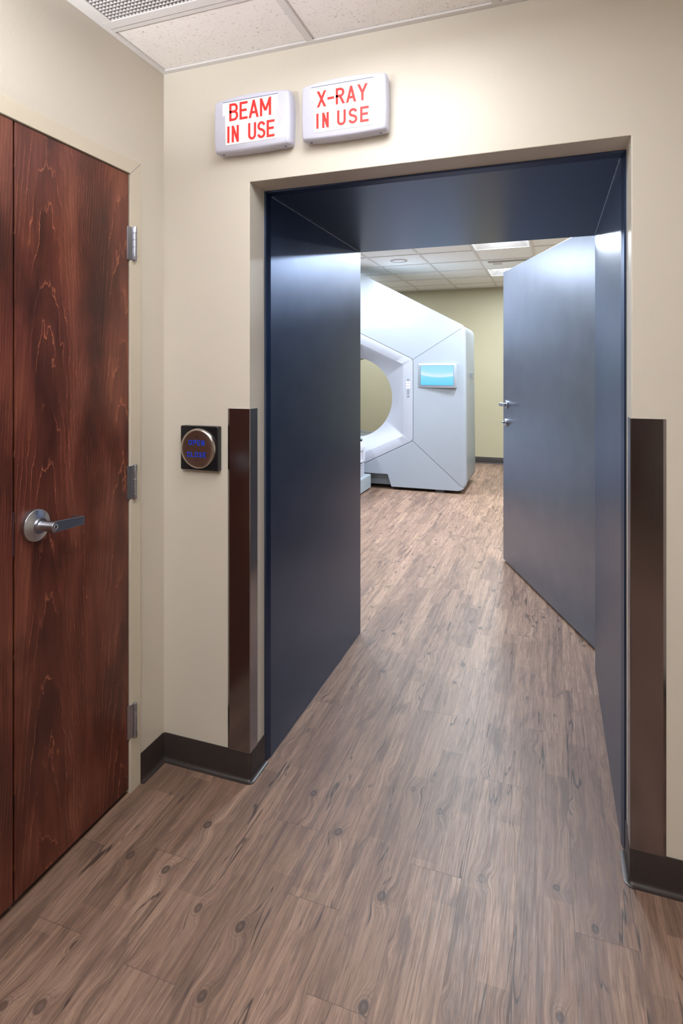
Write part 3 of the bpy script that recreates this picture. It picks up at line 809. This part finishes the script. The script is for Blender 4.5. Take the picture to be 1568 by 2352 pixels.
core = MB().loft([Y(sc_(O, .012), GY + .082), Y(sc_(O, .012), GB - .03), Y(sc_(O, .02), GB - .01), Y(sc_(O, .04), GB), Y(circ(GR + .05, AN), GB), Y(circ(GR + .02, AN), GB - .01),
                  Y(circ(GR, AN), GB - .05), Y(circ(GR, AN), GY + .16), Y(circ(GR + .1, AN), GY + .155), Y(sc_([ray(ho, a) for a in AN], -.03), GY + .082)], True, ring=True)
obj('machine_body', core, 'gantrycore', G, smooth=True)
# front covers split by seams running from the ring corners to the outer corners
def mid(poly, rad, i):          # index of the middle point of corner i in the filleted list
    k = 0
    for j in range(i): k += (NF + 1) if rad[j] > 0 else 1
    return k + NF // 2
def seg(pl, i, j):
    return pl[i:j + 1] if i <= j else pl[i:] + pl[:j + 1]
hr = [.05, .06, .06, .05] * 2
def cover(oi, oj, hi, hj, extra=None, name='front_cover', label=None):
    A = seg(ol, mid(ol, orad, oi), mid(ol, orad, oj)); B = seg(ho, mid(ho, hr, hi), mid(ho, hr, hj))
    g = .006
    cA = A
    poly = list(A) + (extra or []) + [tuple(Vector(p) + (Vector(p) - cen).normalized() * g) for p in B[::-1]]
    # shrink slightly towards the piece's own middle to open the seam
    m = Vector((sum(p[0] for p in poly) / len(poly), sum(p[1] for p in poly) / len(poly)))
    bm = bmesh.new()
    fr_ = [bm.verts.new((p[0], GY, p[1])) for p in poly]
    f = bm.faces.new(fr_)
    ext = bmesh.ops.extrude_face_region(bm, geom=[f])
    bmesh.ops.translate(bm, verts=[v for v in ext['geom'] if isinstance(v, bmesh.types.BMVert)], vec=(0, .08, 0))
    bm.edges.ensure_lookup_table()
    As = {(round(p[0], 5), round(p[1], 5)) for p in A}
    oute, inn = [], []
    for e in bm.edges:
        if all(abs(v.co.y - GY) < 1e-6 for v in e.verts):
            if all((round(v.co.x, 5), round(v.co.z, 5)) in As for v in e.verts): oute.append(e)
            else: inn.append(e)
    bmesh.ops.bevel(bm, geom=oute, offset=.028, segments=5, profile=.5, affect='EDGES', clamp_overlap=True)
    me = bpy.data.meshes.new(name); 
    bmesh.ops.recalc_face_normals(bm, faces=bm.faces)
    for v in bm.verts: v.co -= ORG[G]
    bm.to_mesh(me); bm.free()
    me.materials.append(M['gantry'])
    for p in me.polygons: p.use_smooth = True
    me.set_sharp_from_angle(angle=R(30))
    o = bpy.data.objects.new(name, me); COL.objects.link(o); o.parent = G; ORG[o] = ORG[G]
    if label: o['label'] = label
    return o
# outline order: 0 top right, 1 right shoulder, 2 bottom right, 3 bottom left, 4 left shoulder, 5 top left
# ring order: 0 top, 1 right top, 2 right bottom, 3 bottom, 4 bottom left.. 7
cover(1, 2, 1, 2, label='right cover carrying the screen')
cover(4, 1, 6, 1, label='sloping upper cover')
cover(3, 4, 5, 6, label='left cover')
# lower cover with the couch recess: insert the notch into the bottom edge
def lower():
    iA = mid(ol, orad, 2); iB = mid(ol, orad, 3)
    A = seg(ol, iA, iB); half = (len(A)) // 2
    notch = [(-1.838, .035), (-1.885, .185), mir((-1.885, .185)), mir((-1.838, .035))]
    return A[:half] + notch + A[half:]
ol_keep = ol
A = lower(); iA = mid(ol, orad, 2); iB = mid(ol, orad, 3)
ol2 = ol[:iA] + A + ol[iB + 1:]
def cover_low():
    g = .006
    B = seg(ho, mid(ho, hr, 2), mid(ho, hr, 5))
    poly = A + [tuple(Vector(p) + (Vector(p) - cen).normalized() * g) for p in B[::-1]]
    mb = MB(); n = len(poly)
    mb.add([(p[0], GY, p[1]) for p in poly] + [(p[0], GY + .08, p[1]) for p in poly],
           [tuple(range(n)), tuple(range(n, 2 * n))[::-1]] + [(k, (k + 1) % n, n + (k + 1) % n, n + k) for k in range(n)])
    o = obj('front_cover', mb, 'gantry', G, bevel=.006, seg=3, label='lower cover with the recess for the couch base')
    return o
cover_low()
# thin dark seams between covers
def seam(p, q, w_=.005, name='cover_seam'):
    p = Vector(p); q = Vector(q); d = (q - p).normalized(); nn = Vector((-d.y, d.x)) * w_ / 2
    mb = MB().add([(*(p + nn),), ], []) if False else MB()
    a = [p + nn, p - nn, q - nn, q + nn]
    mb.prism([(v.x, v.y) for v in a], GY - .0006, GY + .002, 'y'); obj(name, mb, 'seam', G)
oc = lambda i: Vector(ol[mid(ol, orad, i)]); hc = lambda i: Vector(ho[mid(ho, hr, i)])
for i, j in ((1, 1), (2, 2), (4, 6), (3, 5)):
    d = (oc(i) - hc(j)).normalized(); seam(hc(j) + d * .004, oc(i) - d * .035)
# recessed ring with the bore funnel
AR = angs([ho, octo], 120)
Hh = [ray(ho, a) for a in AR]; Oc = [ray(octo, a) for a in AR]
mix_ = lambda A_, B_, t: [(a[0] + (b[0] - a[0]) * t, a[1] + (b[1] - a[1]) * t) for a, b in zip(A_, B_)]
Cc = circ(GR, AR)
rg = MB().loft([Y(sc_(Hh, -.001), GY + .06), Y(sc_(Hh, .001), GY + .004), Y(sc_(Hh, .004), GY + .0005), Y(sc_(Hh, .010), GY), Y(sc_(Oc, -.004), GY + .002), Y(sc_(Oc, .004), GY + .006),
                Y(mix_(Oc, Cc, .34), GY + .055), Y(mix_(Oc, Cc, .68), GY + .105), Y(mix_(Oc, Cc, .92), GY + .140), Y(Cc, GY + .152), Y(circ(GR - .002, AR), GY + .17), Y(circ(GR - .002, AR), GY + .24)], True)
obj('bore_ring', rg, 'ring', G, smooth=True, angle=28)
sb = MB().loft([Y(sc_(Hh, .001), GY + .003), Y(sc_(Hh, -.0055), GY + .003), Y(sc_(Hh, -.0055), GY + .01), Y(sc_(Hh, .001), GY + .01)], True, ring=True)
obj('ring_seam', sb, 'seam', G)
# control buttons
def pill(cx_, cz_, wx, wz, mat, name='control_button'):
    pl = fillet([(cx_ - wx / 2, cz_ - wz / 2), (cx_ + wx / 2, cz_ - wz / 2), (cx_ + wx / 2, cz_ + wz / 2), (cx_ - wx / 2, cz_ + wz / 2)], min(wx, wz) * .49, 5)
    obj(name, MB().prism(pl, GY - .003, GY + .001, 'y'), mat, G)
for zz in (1.317, 1.286, 1.255):
    for xx in (-1.640, -1.612): pill(xx, zz, .0225, .020, 'lit', 'lit_button')
M['btn'] = simple('pale_grey_button', srgb(128, 134, 148), .4)
for zz in (1.352, 1.220, 1.190, 1.153): pill(-1.626, zz, .030, .022, 'btn')
# tilted display
ds = thing
px0, px1, pz0, pz1 = -1.505, -1.037, 1.255, 1.545
def dz_(x): return .004 + .045 * (x - px0) / (px1 - px0)
fo = fillet([(px0, pz0), (px1, pz0), (px1, pz1), (px0, pz1)], .008, 4)
db = MB().loft([[(a, GY + .0, c) for a, c in fo], [(a, GY - dz_(a) + .003, c) for a, c in fo], [(a + (.003 if a < -1.27 else -.003), GY - dz_(a), c + (.003 if c < 1.4 else -.003)) for a, c in fo]], True, True, True)
dsp = obj('display', db, 'gantry', G, smooth=True, angle=50)
sx0, sx1, sz0, sz1 = -1.469, -1.072, 1.288, 1.520
rim = MB().add([(a, GY - dz_(a) - .0008, c) for a, c in ((sx0 - .004, sz0 - .004), (sx1 + .004, sz0 - .004), (sx1 + .004, sz1 + .004), (sx0 - .004, sz1 + .004))] + [(a, GY - dz_(a) + .001, c) for a, c in ((sx0 - .004, sz0 - .004), (sx1 + .004, sz0 - .004), (sx1 + .004, sz1 + .004), (sx0 - .004, sz1 + .004))],
               [(0, 1, 2, 3), (0, 4, 5, 1), (1, 5, 6, 2), (2, 6, 7, 3), (3, 7, 4, 0)])
M['rim'] = simple('blue_grey_rim', srgb(80, 110, 150), .4)
obj('screen_rim', rim, 'rim', dsp)
obj('screen', MB().add([(a, GY - dz_(a) - .0012, c) for a, c in ((sx0, sz0), (sx1, sz0), (sx1, sz1), (sx0, sz1))] + [(a, GY - dz_(a), c) for a, c in ((sx0, sz0), (sx1, sz0), (sx1, sz1), (sx0, sz1))],
    [(0, 1, 2, 3), (0, 4, 5, 1), (1, 5, 6, 2), (2, 6, 7, 3), (3, 7, 4, 0), (7, 6, 5, 4)]), 'screen', dsp)
# two small hooks on the side, feet
for yy in (7.50, 7.60):
    mb = MB().box(-.952, -.925, yy - .014, yy + .014, 1.37, 1.43); mb.box(-.93, -.915, yy - .01, yy + .01, 1.355, 1.375); mb.box(-.93, -.915, yy - .01, yy + .01, 1.41, 1.43)
    obj('side_hook', mb, 'chromed', G, bevel=.003)
for xx in (-1.25, 2 * GX + 1.25):
    for yy in (GY + .08, GB - .1): obj('foot', MB().box(xx - .05, xx + .05, yy - .04, yy + .04, 0, .06), 'seam', G)

# ------------------------------------------------------------------ couch
K = thing('treatment_couch', (GX, 6.0, 0), 'pale treatment couch with ribbed white column in front of the bore', 'treatment table')
cb = MB().box(GX - .288, GX + .288, 5.0, 6.93, .012, .182)
obj('couch_base', cb, 'couch', K, bevel=.012, seg=3)
obj('plinth', MB().box(GX - .27, GX + .27, 5.02, 6.92, 0, .014), 'dark', K)
zz = .186; k = 0
zs = [.186 + .0082 * i for i in range(11)] + [.282, .300, .322]
for i, z_ in enumerate(zs):
    hgt = .0045 if i < 11 else .009
    pl = fillet([(GX - .236, 5.3), (GX + .236, 5.3), (GX + .236, 6.83), (GX - .236, 6.83)], .02, 4)
    obj('bellows_plate', MB().prism(pl, z_, z_ + hgt, 'z'), 'bellows', K, smooth=True)
obj('column_core', MB().box(GX - .205, GX + .205, 5.34, 6.79, .182, .36), 'seam', K)
hb = MB()
pl = fillet([(GX - .242, 5.1), (GX + .242, 5.1), (GX + .242, 6.84), (GX - .242, 6.84)], .02, 4)
hb.prism(pl, .352, .375, 'z'); hb.prism(pl, .495, .535, 'z')
hb.box(GX - .225, GX + .225, 5.12, 6.82, .375, .495)
hb.box(GX - .242, GX + .242, 6.76, 6.838, .375, .495); hb.box(GX - .242, GX + .242, 5.102, 5.2, .375, .495); hb.box(GX - .242, GX + .242, 5.9, 5.96, .375, .495)
obj('couch_carriage', hb, 'bellows', K, bevel=.004)
tp = fillet([(GX - .265, 4.6), (GX + .265, 4.6), (GX + .25, 6.72), (GX + .20, 6.80), (GX - .20, 6.80), (GX - .25, 6.72)], [.05, .05, .05, .04, .04, .05], 5)
ct = obj('couch_top', MB().prism(tp, .612, .642, 'z'), 'carbon', K, bevel=.008, seg=3)
rl = MB().box(GX + .256, GX + .264, 4.9, 6.6, .622, .632)
obj('index_rail', rl, 'dark', ct)
for yy in (6.35, 6.5, 6.62): obj('rail_notch', MB().box(GX + .250, GX + .268, yy - .008, yy + .008, .618, .640), 'black', ct)
obj('top_support', MB().box(GX - .2, GX + .2, 5.0, 6.5, .535, .614), 'couch', K, bevel=.01)
